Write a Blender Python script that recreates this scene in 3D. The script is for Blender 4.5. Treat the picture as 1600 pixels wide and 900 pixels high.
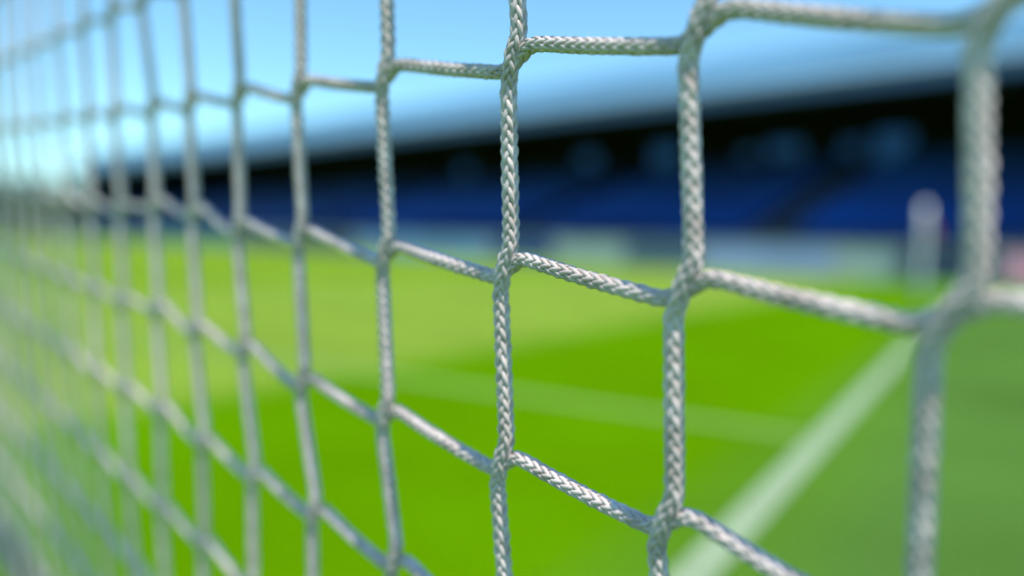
import bpy, math, random
import numpy as np
from mathutils import Vector, Matrix

random.seed(7); rng = np.random.default_rng(7)
for o in list(bpy.data.objects): bpy.data.objects.remove(o)
C = bpy.context.scene.collection
S = bpy.context.scene

# ------------------------------------------------------------ camera, sky, sun, exposure
F_PX = 1244.0
H_CAM = 0.70
TILT = math.radians(3.07)
ROLL = math.radians(1.9)
cam_d = bpy.data.cameras.new('camera'); cam = bpy.data.objects.new('camera', cam_d); C.objects.link(cam)
Fw = Vector((0, math.cos(TILT), -math.sin(TILT)))
R0 = Vector((1, 0, 0)); U0 = R0.cross(Fw)
Rt = R0*math.cos(ROLL) + U0*math.sin(ROLL)
Up = -R0*math.sin(ROLL) + U0*math.cos(ROLL)
EYE = Vector((0, 0, H_CAM))
cam.matrix_world = Matrix(((Rt.x, Up.x, -Fw.x, EYE.x), (Rt.y, Up.y, -Fw.y, EYE.y), (Rt.z, Up.z, -Fw.z, EYE.z), (0, 0, 0, 1)))
cam_d.sensor_width = 36.0
cam_d.lens = 36.0*F_PX/1600
cam_d.clip_start = 0.01; cam_d.clip_end = 5000
cam_d.dof.use_dof = True
cam_d.dof.focus_distance = 0.405
cam_d.dof.aperture_fstop = 1.5
cam_d.dof.aperture_blades = 0
S.camera = cam

# net plane (camera metric frame measured once: origin node, one mesh to the left, one mesh down)
def cw(x, y, z): return Rt*x - Up*y + Fw*z
NET_O = EYE + cw(0.151, -0.094, 0.257)
NET_U = cw(-0.0756, -0.0133, 0.0816)
NET_W = cw(-0.0013, 0.1073, 0.0121)
NET_N = NET_W.cross(NET_U).normalized()
if NET_N.dot(EYE-NET_O) < 0: NET_N = -NET_N      # towards the camera

# the sun stands almost in the plane of the net, very high, a little to the right
SUN_ELEV_IN_PLANE = math.radians(73)
GRAZE = math.radians(1.35)
inpl = (-NET_U.normalized()*math.cos(SUN_ELEV_IN_PLANE) - NET_W.normalized()*math.sin(SUN_ELEV_IN_PLANE)).normalized()
SUN = (inpl*math.cos(GRAZE) + NET_N*math.sin(GRAZE)).normalized()
sun_el = math.asin(SUN.z); sun_az = math.atan2(SUN.x, SUN.y)
ld = bpy.data.lights.new('sun', 'SUN'); ld.energy = 5.0; ld.angle = math.radians(0.53); ld.color = (1.0, 0.94, 0.85)
sun = bpy.data.objects.new('sun', ld); C.objects.link(sun)
sun.rotation_euler = SUN.to_track_quat('Z', 'Y').to_euler()
print('SUN elev', math.degrees(sun_el), 'az', math.degrees(sun_az))

w = bpy.data.worlds.new('World'); S.world = w; w.use_nodes = True
nt = w.node_tree; nt.nodes.clear()
sky = nt.nodes.new('ShaderNodeTexSky'); sky.sky_type = 'NISHITA'; sky.sun_disc = False
sky.sun_elevation = sun_el; sky.sun_rotation = sun_az
sky.air_density = 1.0; sky.dust_density = 0.25; sky.ozone_density = 2.5; sky.altitude = 100
bg = nt.nodes.new('ShaderNodeBackground'); bg.inputs[1].default_value = 0.15
out = nt.nodes.new('ShaderNodeOutputWorld')
tint = nt.nodes.new('ShaderNodeVectorMath'); tint.operation = 'MULTIPLY'; tint.inputs[1].default_value = (.78, 1.12, 1.14)
nt.links.new(sky.outputs[0], tint.inputs[0]); nt.links.new(tint.outputs[0], bg.inputs[0]); nt.links.new(bg.outputs[0], out.inputs[0])

S.view_settings.view_transform = 'Standard'; S.view_settings.look = 'None'
S.view_settings.exposure = 0.45; S.view_settings.gamma = 1.0
S.render.engine = 'CYCLES'
S.cycles.use_denoising = True
S.cycles.max_bounces = 6; S.cycles.diffuse_bounces = 3
S.cycles.caustics_reflective = False; S.cycles.caustics_refractive = False

# ------------------------------------------------------------ helpers
def mat(name, col, rough=0.7, metallic=0.0, noise=None, bump=None, spec=0.5):
    """noise=(scale, amount): colour varies by amount; bump=(scale, strength)"""
    m = bpy.data.materials.new(name); m.use_nodes = True
    t = m.node_tree; b = t.nodes['Principled BSDF']
    b.inputs['Base Color'].default_value = (*col, 1); b.inputs['Roughness'].default_value = rough
    b.inputs['Metallic'].default_value = metallic; b.inputs['Specular IOR Level'].default_value = spec
    tc = t.nodes.new('ShaderNodeTexCoord')
    if noise:
        n = t.nodes.new('ShaderNodeTexNoise'); n.inputs['Scale'].default_value = noise[0]; n.inputs['Detail'].default_value = 5
        r = t.nodes.new('ShaderNodeMapRange'); r.inputs[3].default_value = 1-noise[1]; r.inputs[4].default_value = 1+noise[1]
        r.inputs[1].default_value = .3; r.inputs[2].default_value = .7
        v = t.nodes.new('ShaderNodeVectorMath'); v.operation = 'SCALE'; v.inputs[0].default_value = col
        t.links.new(tc.outputs['Object'], n.inputs['Vector']); t.links.new(n.outputs[0], r.inputs[0])
        t.links.new(r.outputs[0], v.inputs['Scale']); t.links.new(v.outputs[0], b.inputs['Base Color'])
    if bump:
        n2 = t.nodes.new('ShaderNodeTexNoise'); n2.inputs['Scale'].default_value = bump[0]; n2.inputs['Detail'].default_value = 3
        bp = t.nodes.new('ShaderNodeBump'); bp.inputs['Strength'].default_value = bump[1]; bp.inputs['Distance'].default_value = bump[2] if len(bump) > 2 else .02
        t.links.new(tc.outputs['Object'], n2.inputs['Vector']); t.links.new(n2.outputs[0], bp.inputs['Height'])
        t.links.new(bp.outputs[0], b.inputs['Normal'])
    return m

class MB:
    """collects shapes for ONE mesh"""
    def __init__(s): s.v = []; s.f = []
    def add(s, vs, fs):
        o = len(s.v); s.v += [tuple(p) for p in vs]; s.f += [tuple(i+o for i in f) for f in fs]
    def box(s, c, d, fr=None):
        """box centre c, size d, in frame fr=(ex,ey,ez)"""
        ex, ey, ez = fr or (Vector((1,0,0)), Vector((0,1,0)), Vector((0,0,1)))
        c = Vector(c); vs = []
        for x in (-.5, .5):
            for y in (-.5, .5):
                for z in (-.5, .5): vs.append(c + ex*(d[0]*x) + ey*(d[1]*y) + ez*(d[2]*z))
        s.add(vs, [(0,1,3,2),(4,6,7,5),(0,4,5,1),(2,3,7,6),(0,2,6,4),(1,5,7,3)])
    def hexa(s, a, b, h):
        s.add(list(a)+list(b), [(0,1,2,3),(7,6,5,4),(0,4,5,1),(1,5,6,2),(2,6,7,3),(3,7,4,0)])
    def tube(s, pts, rad, n=10):
        pts = [Vector(p) for p in pts]
        if not hasattr(rad, '__len__'): rad = [rad]*len(pts)
        o = len(s.v)
        d0 = (pts[1]-pts[0]).normalized(); a = Vector((1,0,0)) if abs(d0.x) < .8 else Vector((0,1,0))
        e = d0.cross(a).normalized()
        for i, p in enumerate(pts):
            d = (pts[min(i+1, len(pts)-1)]-pts[max(i-1, 0)]).normalized()
            e = (e-d*e.dot(d)).normalized(); g = d.cross(e)
            for k in range(n):
                t = 2*math.pi*k/n; s.v.append(tuple(p+(e*math.cos(t)+g*math.sin(t))*rad[i]))
        for i in range(len(pts)-1):
            for k in range(n):
                k2 = (k+1) % n; s.f.append((o+i*n+k, o+i*n+k2, o+(i+1)*n+k2, o+(i+1)*n+k))
        s.f.append(tuple(o+k for k in reversed(range(n)))); s.f.append(tuple(o+(len(pts)-1)*n+k for k in range(n)))
    def build(s, name, m, parent=None, smooth=False):
        me = bpy.data.meshes.new(name); me.from_pydata(s.v, [], s.f); me.materials.append(m)
        if smooth: me.shade_smooth()
        o = bpy.data.objects.new(name, me); C.objects.link(o)
        if parent is not None:
            o.parent = parent; o.matrix_parent_inverse = parent.matrix_basis.inverted()
        return o
def tag(o, label, cat, group=None, kind=None):
    o['label'] = label; o['category'] = cat
    if group: o['group'] = group
    if kind: o['kind'] = kind
    return o
def empty(name, loc, rot=0):
    e = bpy.data.objects.new(name, None); C.objects.link(e); e.location = loc; e.rotation_euler = (0, 0, rot)
    e.empty_display_size = .1
    return e
def struct(o): o['kind'] = 'structure'; return o

# ------------------------------------------------------------ ground
# goal line direction and its base point on the ground
GA = math.radians(30.8)
gd = Vector((math.sin(GA), math.cos(GA), 0)); gn = Vector((-gd.y, gd.x, 0))     # gn points into the pitch
L1P = Vector((0.434, 1.72, 0))                                                   # a point on the goal line
def on_pitch(a, b, z=0): return L1P + gd*a + gn*b + Vector((0, 0, z))            # a along the goal line, b into the pitch

def grass_material():
    m = bpy.data.materials.new('mown_grass'); m.use_nodes = True; t = m.node_tree; b = t.nodes['Principled BSDF']
    b.inputs['Roughness'].default_value = 1; b.inputs['Specular IOR Level'].default_value = 0
    geo = t.nodes.new('ShaderNodeNewGeometry')
    dot = t.nodes.new('ShaderNodeVectorMath'); dot.operation = 'DOT_PRODUCT'; dot.inputs[1].default_value = gn
    t.links.new(geo.outputs['Position'], dot.inputs[0])
    sub = t.nodes.new('ShaderNodeMath'); sub.operation = 'SUBTRACT'; sub.inputs[1].default_value = L1P.dot(gn)
    t.links.new(dot.outputs['Value'], sub.inputs[0])
    # distance into the pitch -> stripe
    mr = t.nodes.new('ShaderNodeMapRange'); mr.inputs[1].default_value = -10; mr.inputs[2].default_value = 70
    t.links.new(sub.outputs[0], mr.inputs[0])
    cr = t.nodes.new('ShaderNodeValToRGB'); cr.color_ramp.interpolation = 'LINEAR'
    outc = (.060, .138, .024); deep = (.068, .178, .0004); pale = (.145, .235, .028); mid = (.110, .210, .005)
    edges = [(-10, outc)]
    seq = [(0.0, outc, deep), (2.35, deep, pale), (9.5, pale, mid), (14.5, mid, pale), (20, pale, mid), (25.5, mid, pale), (31, pale, mid), (36.5, mid, pale), (42, pale, mid), (48, mid, pale), (54, pale, mid)]
    els = []
    for e, c0, c1 in seq: els += [(e-.06, c0), (e+.06, c1)]
    ramp = cr.color_ramp
    ramp.elements[0].position = 0; ramp.elements[0].color = (*outc, 1)
    ramp.elements[1].position = 1; ramp.elements[1].color = (*mid, 1)
    for p, c in els:
        el = ramp.elements.new((p+10)/80); el.color = (*c, 1)
    t.links.new(mr.outputs[0], cr.inputs[0])
    n1 = t.nodes.new('ShaderNodeTexNoise'); n1.inputs['Scale'].default_value = .9; n1.inputs['Detail'].default_value = 4
    n2 = t.nodes.new('ShaderNodeTexNoise'); n2.inputs['Scale'].default_value = 60; n2.inputs['Detail'].default_value = 4
    t.links.new(geo.outputs['Position'], n1.inputs['Vector']); t.links.new(geo.outputs['Position'], n2.inputs['Vector'])
    a1 = t.nodes.new('ShaderNodeMapRange'); a1.inputs[1].default_value = .3; a1.inputs[2].default_value = .7; a1.inputs[3].default_value = .86; a1.inputs[4].default_value = 1.14
    a2 = t.nodes.new('ShaderNodeMapRange'); a2.inputs[1].default_value = .3; a2.inputs[2].default_value = .7; a2.inputs[3].default_value = .65; a2.inputs[4].default_value = 1.35
    t.links.new(n1.outputs[0], a1.inputs[0]); t.links.new(n2.outputs[0], a2.inputs[0])
    mu = t.nodes.new('ShaderNodeMath'); mu.operation = 'MULTIPLY'; t.links.new(a1.outputs[0], mu.inputs[0]); t.links.new(a2.outputs[0], mu.inputs[1])
    sc = t.nodes.new('ShaderNodeVectorMath'); sc.operation = 'SCALE'
    t.links.new(cr.outputs[0], sc.inputs[0]); t.links.new(mu.outputs[0], sc.inputs['Scale']); t.links.new(sc.outputs[0], b.inputs['Base Color'])
    bp = t.nodes.new('ShaderNodeBump'); bp.inputs['Strength'].default_value = .5; bp.inputs['Distance'].default_value = .02
    n3 = t.nodes.new('ShaderNodeTexNoise'); n3.inputs['Scale'].default_value = 160; t.links.new(geo.outputs['Position'], n3.inputs['Vector'])
    t.links.new(n3.outputs[0], bp.inputs['Height']); t.links.new(bp.outputs[0], b.inputs['Normal'])
    return m
g = MB(); g.add([(-900, -300, 0), (900, -300, 0), (900, 1500, 0), (-900, 1500, 0)], [(0, 1, 2, 3)])
struct(g.build('ground', grass_material()))

paint = mat('pitch_line_paint', (.19, .26, .15), .8, noise=(45, .35))
worn = mat('worn_line_paint', (.115, .225, .025), .8, noise=(35, .3))
CORNER = 12.6        # distance along the goal line from L1P to the corner
def strip(name, a0, b0, a1, b1, wd, m, z=.004):
    p, q = on_pitch(a0, b0, z), on_pitch(a1, b1, z); d = (q-p).normalized(); s_ = Vector((-d.y, d.x, 0))*wd/2
    k = MB(); k.add([p-s_, p+s_, q+s_, q-s_], [(3, 2, 1, 0)]); return struct(k.build(name, m))
strip('goal_line', -6, 0, CORNER, 0, .09, paint)
strip('touchline', CORNER-.06, .062, CORNER-.06, 60, .12, paint)
strip('goal_area_line', .0+1.50, .064, 1.50, 5.5, .12, worn)
strip('goal_area_front_line', 1.44, 5.5, -10, 5.5, .12, worn)
strip('penalty_area_line', 12.5-1.2, 16.5, -16, 16.5, .12, worn)
strip('penalty_area_side_line', 6.0, 5.9, 6.0, 16.4, .12, worn)

# ------------------------------------------------------------ stand, in its own frame
SA = math.radians(46.4)
su = Vector((-math.sin(SA), math.cos(SA), 0)); sn = Vector((math.cos(SA), math.sin(SA), 0)); sz = Vector((0, 0, 1))
FR = (su, sn, sz)
def sp(s, n, z): return su*s + sn*n + sz*z
S0, S1 = -14.0, 84.0
LEN = S1-S0; MID = (S0+S1)/2

stand = empty('grandstand', sp(30, 27, 0), 0)
tag(stand, 'long dark grandstand with blue seating and a pale sloping roof across the pitch', 'grandstand')
bpy.context.view_layer.update()
concrete = mat('stand_concrete', (.16, .17, .19), .9, noise=(1.5, .2))
navy = mat('navy_cladding', (.012, .022, .055), .6, noise=(.8, .2))
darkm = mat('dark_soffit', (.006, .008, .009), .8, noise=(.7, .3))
# terrace: stepped rake
NROW = 16; N0, N1 = 27.2, 38.4; ZB, ZT = 1.15, 4.7
k = MB()
for i in range(NROW):
    n_ = N0 + (N1-N0)*i/NROW; z_ = ZB + (ZT-ZB)*i/(NROW-1)
    k.box(sp(MID, n_+(N1-N0)/NROW/2, z_/2), (LEN, (N1-N0)/NROW-.004, z_), FR)
k.build('terrace', concrete, stand)
k = MB(); k.box(sp(MID, 26.9, .62), (LEN, .2, 1.24), FR); k.build('front_wall', mat('front_wall_paint', (.02, .05, .14), .6, noise=(1, .15)), stand)
for s_ in (S0, S1):
    k = MB(); a = [sp(s_-.15, 27, 0), sp(s_-.15, 40.04, 0), sp(s_+.15, 40.04, 0), sp(s_+.15, 27, 0)]
    b = [sp(s_-.15, 27, 6.25), sp(s_-.15, 40.04, 8.45), sp(s_+.15, 40.04, 8.45), sp(s_+.15, 27, 6.25)]
    k.hexa(a, b, 0); k.build('end_wall', navy, stand)
# roof: pale sheeting sloping up to the rear, deep soffit below
ROOFZ = 6.12
k = MB()
prof = [(26.6, .46), (26.9, .80), (27.5, 1.30), (28.3, 1.95), (29.4, 2.50), (31.5, 3.0), (35, 3.4), (41, 3.7)]
vs = [sp(q, n_, ROOFZ+z_) for n_, z_ in prof for q in (S0-1, S1+1)] + [sp(q, n_, ROOFZ+z_-.12) for n_, z_ in prof for q in (S0-1, S1+1)]
NP = len(prof); fc = []
for i in range(NP-1):
    fc.append((2*i, 2*i+1, 2*i+3, 2*i+2)); fc.append((2*NP+2*i+2, 2*NP+2*i+3, 2*NP+2*i+1, 2*NP+2*i))
    fc.append((2*i, 2*i+2, 2*NP+2*i+2, 2*NP+2*i)); fc.append((2*i+3, 2*i+1, 2*NP+2*i+1, 2*NP+2*i+3))
fc.append((1, 0, 2*NP, 2*NP+1)); fc.append((2*NP-2, 2*NP-1, 4*NP-1, 4*NP-2))
k.add(vs, fc)
roof = k.build('roof', mat('pale_roof_sheet', (.075, .18, .28), .9, metallic=.0, noise=(.3, .08), spec=.1), stand)
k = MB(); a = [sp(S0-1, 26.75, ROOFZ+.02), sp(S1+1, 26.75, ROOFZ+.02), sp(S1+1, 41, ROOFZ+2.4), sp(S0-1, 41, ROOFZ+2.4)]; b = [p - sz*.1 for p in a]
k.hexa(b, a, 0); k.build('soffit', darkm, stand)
k = MB(); k.box(sp(MID, 26.6, ROOFZ+.22), (LEN+2, .25, .44), FR); fas = k.build('fascia', mat('slate_blue_fascia', (.07, .12, .26), .5, noise=(.6, .1)), stand)
k = MB(); k.tube([sp(S0-1, 26.5, ROOFZ+.50), sp(S1+1, 26.5, ROOFZ+.50)], .09, 8); k.build('gutter', mat('gutter_metal', (.35, .42, .5), .35, .3), stand)
for s_ in np.arange(S0+4, S1, 8.0):
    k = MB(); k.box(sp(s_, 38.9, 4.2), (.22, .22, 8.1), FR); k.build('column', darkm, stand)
# roof trusses
for s_ in np.arange(S0+4, S1, 8.0):
    k = MB(); k.tube([sp(s_, 27, ROOFZ-.12), sp(s_, 39, ROOFZ+1.75)], .08, 6); k.tube([sp(s_, 38.8, 5.2), sp(s_, 33, ROOFZ+.8)], .07, 6)
    k.build('roof_strut', mat('strut_paint', (.03, .035, .05), .6) if s_ == S0+4 else bpy.data.materials['strut_paint'], stand)

# windows of the rooms behind the top row: (s, z, width, height, brightness material)
glass = mat('window_glass_panel', (.22, .36, .50), .15, noise=(1.1, .25))
frm = mat('window_frame_paint', (.35, .38, .40), .5)
def win_at(px, py, wd, hg):
    # window centre where the line of sight meets the room wall, worked out in the stand's plan
    d = cw((px-800)/F_PX, (py-450)/F_PX, 1.0); t = (39.9)/(d.dot(sn)); p = EYE+d*t
    return p.dot(su), p.z, wd, hg
wins = sorted([win_at(*q) for q in ((722, 272, 1.5, 1.4), (918, 256, 2.0, 1.5), (1036, 246, 1.9, 1.5), (1165, 246, 1.0, .9), (1222, 238, 2.0, 1.2), (1330, 232, 1.2, 1.0), (1385, 228, 2.2, 1.5))])
print('WIN', [(round(a_, 1), round(b_, 2)) for a_, b_, _, _ in wins])
frosted = bpy.data.materials.new('frosted_window_glass'); frosted.use_nodes = True; t_ = frosted.node_tree
tr_ = t_.nodes.new('ShaderNodeBsdfTranslucent'); tr_.inputs[0].default_value = (.035, .085, .21, 1)
t_.links.new(tr_.outputs[0], t_.nodes['Material Output'].inputs[0])
k = MB(); cur = S0
def wall(s0, s1, z0, z1):
    if s1-s0 > .001: k.box(sp((s0+s1)/2, 40.2, (z0+z1)/2), (s1-s0, .3, z1-z0), FR)
for (s_, z_, wd, hg) in wins:
    wall(cur, s_-wd/2-.08, 0, 9.0); wall(s_-wd/2-.08, s_+wd/2+.08, 0, z_-hg/2-.08); wall(s_-wd/2-.08, s_+wd/2+.08, z_+hg/2+.08, 9.0); cur = s_+wd/2+.08
wall(cur, S1, 0, 9.0)
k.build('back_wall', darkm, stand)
for (s_, z_, wd, hg) in wins:
    k = MB()
    for dz in (-1, 1): k.box(sp(s_, 40.2, z_+dz*(hg/2+.038)), (wd+.15, .2, .072), FR)
    for ds in (-1, 1): k.box(sp(s_+ds*(wd/2+.038), 40.2, z_), (.072, .2, hg), FR)
    wf = k.build('window', darkm, stand)
    k = MB(); k.add([sp(s_-wd/2, 40.2, z_-hg/2), sp(s_+wd/2, 40.2, z_-hg/2), sp(s_+wd/2, 40.2, z_+hg/2), sp(s_-wd/2, 40.2, z_+hg/2)], [(0, 1, 2, 3)]); k.build('pane', frosted, wf)
# stairways through the seating
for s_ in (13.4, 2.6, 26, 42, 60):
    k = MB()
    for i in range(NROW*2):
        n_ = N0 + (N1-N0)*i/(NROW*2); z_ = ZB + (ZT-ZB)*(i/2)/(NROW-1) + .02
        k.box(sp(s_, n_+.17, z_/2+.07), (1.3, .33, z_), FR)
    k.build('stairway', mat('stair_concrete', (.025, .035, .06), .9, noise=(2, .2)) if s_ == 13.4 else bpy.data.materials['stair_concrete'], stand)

# seats: a mass of blue tip-up seats, too many and too blurred to count
k = MB(); sv = []
blue = mat('blue_seat_plastic', (.0003, .052, .27), .5, noise=(.14, .45), spec=.15)
for i in range(NROW):
    n_ = N0 + (N1-N0)*(i+.55)/NROW; z_ = ZB + (ZT-ZB)*i/(NROW-1)
    s_ = S0+.6
    while s_ < S1-.5:
        if all(abs(s_-q) > .95 for q in (13.4, 2.6, 26, 42, 60)) and rng.random() > .01:
            k.box(sp(s_, n_-.04, z_+.42), (.42, .34, .05), FR)
            k.box(sp(s_, n_+.16, z_+.66), (.42, .05, .42), FR)
            k.box(sp(s_, n_+.05, z_+.21), (.06, .2, .40), FR)
        s_ += .52
st = k.build('stadium_seats', blue)
tag(st, 'rows of blue plastic tip-up seats filling the grandstand terrace', 'seats', kind='stuff')

# advertising boards along the far side
boards = [(1.1, 8.0, (.95, .36, .44), 'pink and red advertising board at the right edge beyond the corner flag'),
          (6.45, 2.5, (.015, .035, .08), 'dark navy advertising board right behind the corner flag'),
          (8.6, 1.6, (.34, .39, .38), 'short dull grey green advertising board just left of the corner flag'),
          (11.8, 4.6, (.30, .36, .60), 'lavender blue advertising board between the corner flag and the second near net cord'),
          (15.7, 3.0, (.08, .13, .20), 'slate advertising board just left of the lavender blue one'),
          (18.9, 3.2, (.40, .45, .42), 'pale grey green advertising board below the dark stairway of the grandstand'),
          (22.3, 3.4, (.015, .06, .20), 'dark blue advertising board beside the pale grey green one'),
          (29.1, 9.8, (.16, .29, .50), 'mid blue advertising board in the middle of the far touchline'),
          (40.1, 12.0, (.03, .05, .11), 'very dark advertising board between the mid blue and the teal ones'),
          (53.1, 13.6, (.05, .17, .22), 'teal advertising board towards the far end of the grandstand'),
          (72.0, 23.8, (.08, .12, .16), 'grey blue advertising board nearest the far left end of the grandstand')]
legm = mat('board_leg_metal', (.25, .26, .27), .5, .5)
BN = 24.0
for i, (s_, ln, col, lab) in enumerate(boards):
    e = empty('advertising_board', sp(s_, BN, 0)); tag(e, lab, 'advertising board', 'advertising boards along the far side of the pitch')
    bpy.context.view_layer.update()
    m_ = mat('board_face_%d' % i, col, .5, noise=(.35, .18))
    k = MB(); k.box(sp(s_, BN, .56), (ln-.1, .06, .92), FR); k.build('panel', m_, e)
    k = MB()
    for z_ in (.09, 1.03): k.box(sp(s_, BN, z_), (ln-.02, .09, .05), FR)
    for q in (-1, 1): k.box(sp(s_+q*(ln/2-.03), BN, .56), (.05, .09, .888), FR)
    k.build('frame', frm, e)
    nl = max(2, int(ln/2.4))
    for j in range(nl):
        ss = s_ - ln/2 + .3 + (ln-.6)*j/(nl-1)
        k = MB(); k.box(sp(ss, BN+.13, .045), (.05, .3, .05), FR); k.tube([sp(ss, BN+.05, .9), sp(ss, BN+.5, .03)], .02, 6)
        k.build('leg', legm, e)

# low white barrier rail behind the boards
br = empty('barrier_rail', sp(30, 25.4, 0)); tag(br, 'pale metal barrier rail running between the advertising boards and the grandstand', 'railing')
bpy.context.view_layer.update()
white = mat('white_paint', (.62, .65, .65), .4)
railm = mat('rail_paint', (.42, .46, .50), .45)
k = MB()
for z_ in (.55, 1.02): k.tube([sp(S0, 25.4, z_), sp(S1, 25.4, z_)], .03, 6)
k.build('rail', railm, br)
for s_ in np.arange(S0, S1, 3.0):
    k = MB(); k.tube([sp(s_, 25.4, 0), sp(s_, 25.4, 1.05)], .035, 6); k.build('post', railm, br)

# corner flag at the end of the goal line
cp = on_pitch(CORNER-.05, .40)
cf = empty('corner_flag', cp); tag(cf, 'white corner flag pole with a small red flag at the end of the white line', 'corner flag')
bpy.context.view_layer.update()
k = MB(); k.tube([cp+sz*z_ for z_ in (0, .4, .8, 1.2, 1.56)], [.05, .05, .05, .049, .045], 12); k.build('pole', white, cf, True)
k = MB(); k.tube([cp, cp+sz*.05, cp+sz*.09], [.09, .085, .05], 14); k.build('base', mat('rubber_base', (.03, .03, .03), .8), cf, True)
k = MB(); vs = []; NX, NZ = 10, 7
fd = Vector((.93, -.36, 0)).normalized(); fs = Vector((.36, .93, 0))
for i in range(NX+1):
    for j in range(NZ+1):
        u_ = i/NX; p = cp + fd*(.04+.15*u_) + fs*(.035*math.sin(u_*6.5+j*.3)) + sz*(1.40-.24*j/NZ - .28*u_*(1.0) )
        vs.append(p)
fc = [(i*(NZ+1)+j, (i+1)*(NZ+1)+j, (i+1)*(NZ+1)+j+1, i*(NZ+1)+j+1) for i in range(NX) for j in range(NZ)]
k.add(vs, fc); fl = k.build('flag', mat('red_flag_cloth', (.22, .04, .08), .8), cf, True)
so = fl.modifiers.new('thickness', 'SOLIDIFY'); so.thickness = .003

# trees beyond the far end of the stand
leafm = mat('tree_leaves', (.045, .085, .028), .7, noise=(2.5, .4)); bark = mat('tree_bark', (.10, .075, .05), .9, noise=(6, .3))
def tree(px, dist, hgt, rad, lab):
    x = (px-800)/F_PX*dist; base = Vector((x, dist, 0))
    e = empty('tree', base); tag(e, lab, 'tree', 'trees past the left end of the grandstand'); bpy.context.view_layer.update()
    k = MB(); k.tube([base, base+sz*hgt*.4, base+sz*hgt*.75], [.28, .2, .08], 8)
    for q in range(5):
        an = q*1.3+px; k.tube([base+sz*hgt*.38, base+Vector((math.cos(an)*rad*.6, math.sin(an)*rad*.6, hgt*(.6+.04*q)))], [.1, .03], 6)
    k.build('trunk', bark, e)
    k = MB()
    for c in range(26):
        th = random.random()*6.28; ph = random.uniform(-.8, 1); rr = rad*random.uniform(.35, .8)
        cc = base + Vector((math.cos(th)*rr, math.sin(th)*rr, hgt*.64 + ph*hgt*.28)); cr_ = rad*random.uniform(.22, .42)
        for q in range(60):
            d = Vector((random.gauss(0, 1), random.gauss(0, 1), random.gauss(0, 1))).normalized()*cr_*random.uniform(.5, 1.1)
            p = cc+d; a_ = Vector((random.gauss(0, 1), random.gauss(0, 1), random.gauss(0, 1))).normalized(); b_ = a_.orthogonal().normalized()*.16; a_ = a_*.22
            k.add([p-a_, p+b_, p+a_, p-b_], [(0, 1, 2, 3)])
    k.build('crown', leafm, e)
tree(112, 86, 5.2, 2.6, 'round dark tree touching the far left end of the grandstand')
tree(60, 92, 6.6, 3.2, 'tallest dark tree past the left end of the grandstand')
tree(0, 84, 5.6, 3.4, 'broad low tree left of the tallest one near the left edge')
tree(-45, 96, 7.5, 4.2, 'large tree at the very left edge behind the massed net cords')
tree(85, 130, 8.5, 5.0, 'farther tree showing over the gap between the round and the tallest trees')
tree(30, 135, 8.0, 5.4, 'farther wide tree showing behind the broad low one')
hg = MB()
for q in range(2600):
    x = random.uniform(-85, -42); y = 78+(x+42)*-.12+random.uniform(-.7, .7); z = random.uniform(.05, 2.1)
    a_ = Vector((random.gauss(0, 1), random.gauss(0, 1), random.gauss(0, 1))).normalized(); b_ = a_.orthogonal().normalized()*.22; a_ = a_*.3; p = Vector((x, y, z))
    hg.add([p-a_, p+b_, p+a_, p-b_], [(0, 1, 2, 3)])
hd = hg.build('hedge', leafm); tag(hd, 'low dark hedge under the trees past the left end of the grandstand', 'hedge')

# ------------------------------------------------------------ the goal net
def rope_material():
    m = bpy.data.materials.new('braided_net_cord'); m.use_nodes = True; t = m.node_tree; b = t.nodes['Principled BSDF']
    b.inputs['Roughness'].default_value = .36; b.inputs['Specular IOR Level'].default_value = .55
    tc = t.nodes.new('ShaderNodeTexCoord')
    n = t.nodes.new('ShaderNodeTexNoise'); n.inputs['Scale'].default_value = 70; n.inputs['Detail'].default_value = 5; n.inputs['Roughness'].default_value = .65
    cr = t.nodes.new('ShaderNodeValToRGB'); e = cr.color_ramp.elements
    e[0].position = .28; e[0].color = (.42, .345, .31, 1); e[1].position = .62; e[1].color = (.73, .63, .60, 1)
    t.links.new(tc.outputs['Object'], n.inputs['Vector']); t.links.new(n.outputs[0], cr.inputs[0]); t.links.new(cr.outputs[0], b.inputs['Base Color'])
    tl = t.nodes.new('ShaderNodeBsdfTranslucent'); tl.inputs[0].default_value = (.90, .60, .45, 1)
    mx = t.nodes.new('ShaderNodeMixShader'); mx.inputs[0].default_value = .18
    t.links.new(b.outputs[0], mx.inputs[1]); t.links.new(tl.outputs[0], mx.inputs[2]); t.links.new(mx.outputs[0], t.nodes['Material Output'].inputs[0])
    n2 = t.nodes.new('ShaderNodeTexNoise'); n2.inputs['Scale'].default_value = 1400; n2.inputs['Detail'].default_value = 3
    t.links.new(tc.outputs['Object'], n2.inputs['Vector'])
    bp = t.nodes.new('ShaderNodeBump'); bp.inputs['Strength'].default_value = .35; bp.inputs['Distance'].default_value = .0004
    t.links.new(n2.outputs[0], bp.inputs['Height']); t.links.new(bp.outputs[0], b.inputs['Normal'])
    return m
ropem = rope_material()

K0, K1 = -2, 30; RR0, RR1 = -14, 11
no = np.array(NET_O); nu = np.array(NET_U); nw = np.array(NET_W); nn = np.array(NET_N)
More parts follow.
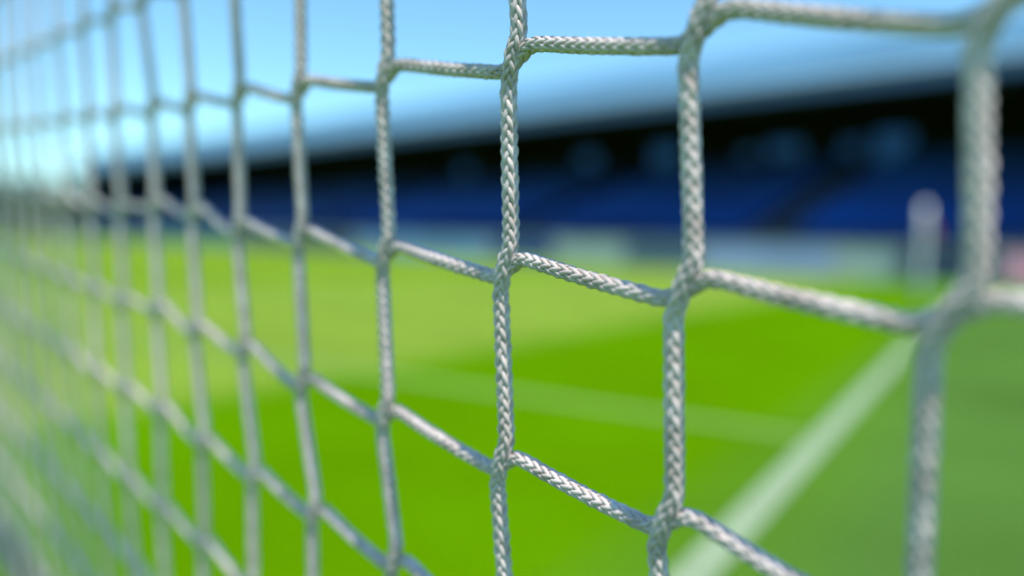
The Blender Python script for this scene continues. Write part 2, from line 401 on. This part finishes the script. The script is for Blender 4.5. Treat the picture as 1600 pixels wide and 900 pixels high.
# how the real net hangs: small pulls of its nearest knots out of the even mesh, in meshes
PULL = {(0, 0): (-.065, .020), (1, 0): (-.044, -.024), (2, 0): (-.018, -.003), (3, 0): (.049, .001), (4, 0): (.06, .018), (5, 0): (.057, -.007), (6, 0): (-.019, .004), (7, 0): (-.05, .003),
 (0, 1): (-.003, -.047), (1, 1): (-.029, 0), (2, 1): (.014, .026), (3, 1): (.066, .05), (4, 1): (.078, .025), (5, 1): (.10, .027), (6, 1): (.016, -.06), (7, 1): (-.043, -.08),
 (0, 2): (.10, 0), (1, 2): (.014, -.009), (2, 2): (.017, .039), (3, 2): (.062, .048), (4, 2): (.10, .07), (5, 2): (.027, -.004), (6, 2): (-.011, -.013), (7, 2): (-.05, -.06),
 (3, 3): (.003, -.015), (4, 3): (-.036, -.012), (5, 3): (-.07, .012), (6, 3): (-.10, -.003), (7, 3): (-.12, -.06)}
jit = {}
def node_jit(k_, r_):
    if (k_, r_) not in jit:
        jit[(k_, r_)] = rng.normal(0, 1, 3)*np.array([.010, .010, .0009])
        if (k_, r_) in PULL: jit[(k_, r_)][:2] = PULL[(k_, r_)]
    return jit[(k_, r_)]
def P(k_, r_, nk, nr, off=0.0):
    """plane coordinates (k_, r_), moved with node (nk, nr)"""
    j = node_jit(nk, nr)
    bow = .0012*math.sin(.55*k_+.8*r_+.6) + .0008*math.sin(1.3*r_-.35*k_)
    return no + nu*(k_+j[0]) + nw*(r_+j[1]) + nn*(j[2]+bow+off)
B_ = .060
def A_of(k_): return {1: .044}.get(k_, .060 if k_ <= 0 else .037)
def resample(pts, step):
    pts = np.array(pts); d = np.r_[0, np.cumsum(np.linalg.norm(np.diff(pts, axis=0), axis=1))]
    n_ = int(d[-1]/step)+1; s_ = np.linspace(0, d[-1], n_); return np.stack([np.interp(s_, d, pts[:, i]) for i in range(3)], 1)
def smooth(pts, sig):
    n_ = int(sig*3); kx = np.exp(-.5*(np.arange(-n_, n_+1)/sig)**2); kx /= kx.sum()
    out_ = pts.copy()
    pad = np.concatenate([2*pts[0]-pts[n_:0:-1], pts, 2*pts[-1]-pts[-2:-n_-2:-1]])
    for i in range(3): out_[:, i] = np.convolve(pad[:, i], kx, 'valid')
    return out_
STEP = .0012
def vertical_path(k_):
    pts = []
    A_ = A_of(k_)
    for r_ in range(RR0, RR1+1):
        pts.append(P(k_-A_, r_-B_-.04, k_, r_, .0008)); pts.append(P(k_-A_*.6+.018, r_-B_*.6-.014, k_, r_, .0022))
        pts.append(P(k_+A_*.6-.018, r_+B_*.6+.014, k_, r_, .0022)); pts.append(P(k_+A_, r_+B_+.04, k_, r_, .0008))
    return smooth(resample(pts, STEP), 3.2)
def cross_path(r_):
    pts = []
    for k_ in range(K1, K0-1, -1):
        A_ = A_of(k_)+.008
        pts.append(P(k_+A_+.11, r_+B_*.85, k_, r_, -.0006)); pts.append(P(k_+A_+.03, r_+B_*1.05, k_, r_, -.0010)); pts.append(P(k_+A_*.6+.012, r_+B_*.6-.012, k_, r_, -.0014))
        pts.append(P(k_-A_*.6-.014, r_-B_*.6+.020, k_, r_, -.0014)); pts.append(P(k_-A_-.03, r_-B_*1.0, k_, r_, -.0010)); pts.append(P(k_-A_-.11, r_-B_*.92, k_, r_, -.0006))
        if k_ > K0:   # slight sag of the span
            j = .5
            p0 = P(k_-A_-.11, r_-B_*.92, k_, r_, 0); p1 = P(k_-1+A_of(k_-1)+.118, r_+B_*.85, k_-1, r_, 0)
            for j in (.25, .5, .75): pts.append(p0*(1-j)+p1*j + nw*.006*math.sin(math.pi*j))
    return smooth(resample(pts, STEP), 3.6)

def frames(p):
    d = np.gradient(p, axis=0); d /= np.linalg.norm(d, axis=1)[:, None]
    e = np.zeros_like(p); a_ = np.array([.3, .9, .2]); a_ = a_-d[0]*a_.dot(d[0]); e[0] = a_/np.linalg.norm(a_)
    for i in range(1, len(p)):
        v = e[i-1]-d[i]*e[i-1].dot(d[i]); e[i] = v/np.linalg.norm(v)
    return d, e, np.cross(d, e)
def grid_faces(nr_, nc, off):
    i = np.arange(nr_-1)[:, None]*nc; j = np.arange(nc)[None, :]; j2 = (j+1) % nc
    return (np.stack([i+j, i+j2, i+nc+j2, i+nc+j], -1).reshape(-1, 4)+off)
PITCH = .058; RC = .00360; AMP = .00068; HR, HT = .00108, .00138
def braid(p, phase, scale):
    """sixteen strands plaited two over, two under along path p"""
    d, e, g_ = frames(p); s_ = np.r_[0, np.cumsum(np.linalg.norm(np.diff(p, axis=0), axis=1))]
    V = []; Fc = []; off = 0; NC = 7
    m_ = 16*s_/PITCH + phase + .35*np.sin(s_*55+phase*3) + .2*np.sin(s_*131+phase)
    th0 = m_*math.pi/8
    tt = np.arange(NC)*2*math.pi/NC
    for fam in (1, -1):
        for i in range(8):
            th = fam*(th0) + 2*math.pi*i/8
            if fam == 1: o_ = np.cos(2*math.pi*(m_+2*i-.5)/4)
            else: o_ = -np.cos(2*math.pi*(2*i-m_-.5)/4)
            wob = (.20*np.sin(s_*190+i*2.1+fam) + .22*np.sin(s_*61+i*1.3-fam))
            r_ = (RC + AMP*o_*(1+wob))*scale
            rad = e*np.cos(th)[:, None] + g_*np.sin(th)[:, None]
            c = p + rad*r_[:, None]
            tan = np.gradient(c, axis=0); tan /= np.linalg.norm(tan, axis=1)[:, None]
            rr = rad - tan*(rad*tan).sum(1)[:, None]; rr /= np.linalg.norm(rr, axis=1)[:, None]
            sd = np.cross(tan, rr)
            hh = (HR*(1+.15*o_))*scale; ht = (HT*(1+.20*o_))*scale
            ring = c[:, None, :] + rr[:, None, :]*(np.cos(tt)[None, :]*hh[:, None])[..., None] + sd[:, None, :]*(np.sin(tt)[None, :]*ht[:, None])[..., None]
            V.append(ring.reshape(-1, 3)); Fc.append(grid_faces(len(p), NC, off)); off += len(p)*NC
    v, f_ = plain(p, RC*.86*scale, 8, None); V.append(v); Fc.append(f_+off)
    return np.concatenate(V), np.concatenate(Fc)
def plain(p, r_, n_, bead):
    d, e, g_ = frames(p); tt = np.arange(n_)*2*math.pi/n_
    R_ = np.full((len(p), n_), r_)
    if bead is not None:
        s_ = np.r_[0, np.cumsum(np.linalg.norm(np.diff(p, axis=0), axis=1))]
        R_ = r_*(1+.17*np.cos(2*math.pi*s_[:, None]/(PITCH/8)+tt[None, :]*2+bead))
    ring = p[:, None, :] + e[:, None, :]*(np.cos(tt)[None, :]*R_)[..., None] + g_[:, None, :]*(np.sin(tt)[None, :]*R_)[..., None]
    return ring.reshape(-1, 3), grid_faces(len(p), n_, 0)
def np_mesh(name, V, Fc, m_, parent):
    me = bpy.data.meshes.new(name); me.vertices.add(len(V)); me.vertices.foreach_set('co', V.astype(np.float32).ravel())
    me.loops.add(len(Fc)*4); me.loops.foreach_set('vertex_index', Fc.astype(np.int32).ravel())
    me.polygons.add(len(Fc)); me.polygons.foreach_set('loop_start', (np.arange(len(Fc))*4).astype(np.int32)); me.polygons.foreach_set('loop_total', np.full(len(Fc), 4, np.int32))
    me.polygons.foreach_set('use_smooth', np.ones(len(Fc), bool)); me.materials.append(m_)
    me.update(); me.validate()
    o = bpy.data.objects.new(name, me); C.objects.link(o)
    if parent is not None: o.parent = parent; o.matrix_parent_inverse = parent.matrix_basis.inverted()
    return o
fw_ = np.array(Fw); eye_ = np.array(EYE); rt_ = np.array(Rt); up_ = np.array(Up)
def plane_coords(p):
    q = p-no; M = np.stack([nu, nw, nn], 1); return np.linalg.solve(M, q.T).T
def cord(name, path, scale, parent):
    pc = plane_coords(path); det = (pc[:, 0] > -1.3) & (pc[:, 0] < 6.6) & (pc[:, 1] > -1.2) & (pc[:, 1] < 3.8)
    V = []; Fc = []; off = 0; i = 0; n_ = len(path)
    while i < n_-1:
        j = i
        while j < n_-1 and det[j] == det[i]: j += 1
        a_, b_ = i, min(n_, j+2)
        if b_-a_ > 3:
            if det[i]: v, f_ = braid(path[a_:b_], rng.random()*4, scale)
            else:
                seg = path[a_:b_]
                v, f_ = plain(seg, (RC+AMP+HR)*.96*scale, 10, rng.random()*6)
            V.append(v); Fc.append(f_+off); off += len(v)
        i = j
    return np_mesh(name, np.concatenate(V), np.concatenate(Fc), ropem, parent)

def clip_ground(p, zmin=.012): return p[p[:, 2] > zmin]
net = empty('goal_net', Vector(no+nw*6)); tag(net, 'white braided rope goal net stretching from close up to the far left', 'goal net')
bpy.context.view_layer.update()
for k_ in range(K0, K1+1):
    cord('vertical_cord', clip_ground(vertical_path(k_)), .88, net)
for r_ in range(RR0, RR1+1):
    p = clip_ground(cross_path(r_))
    if len(p) > 20: cord('cross_cord', p, .79, net)
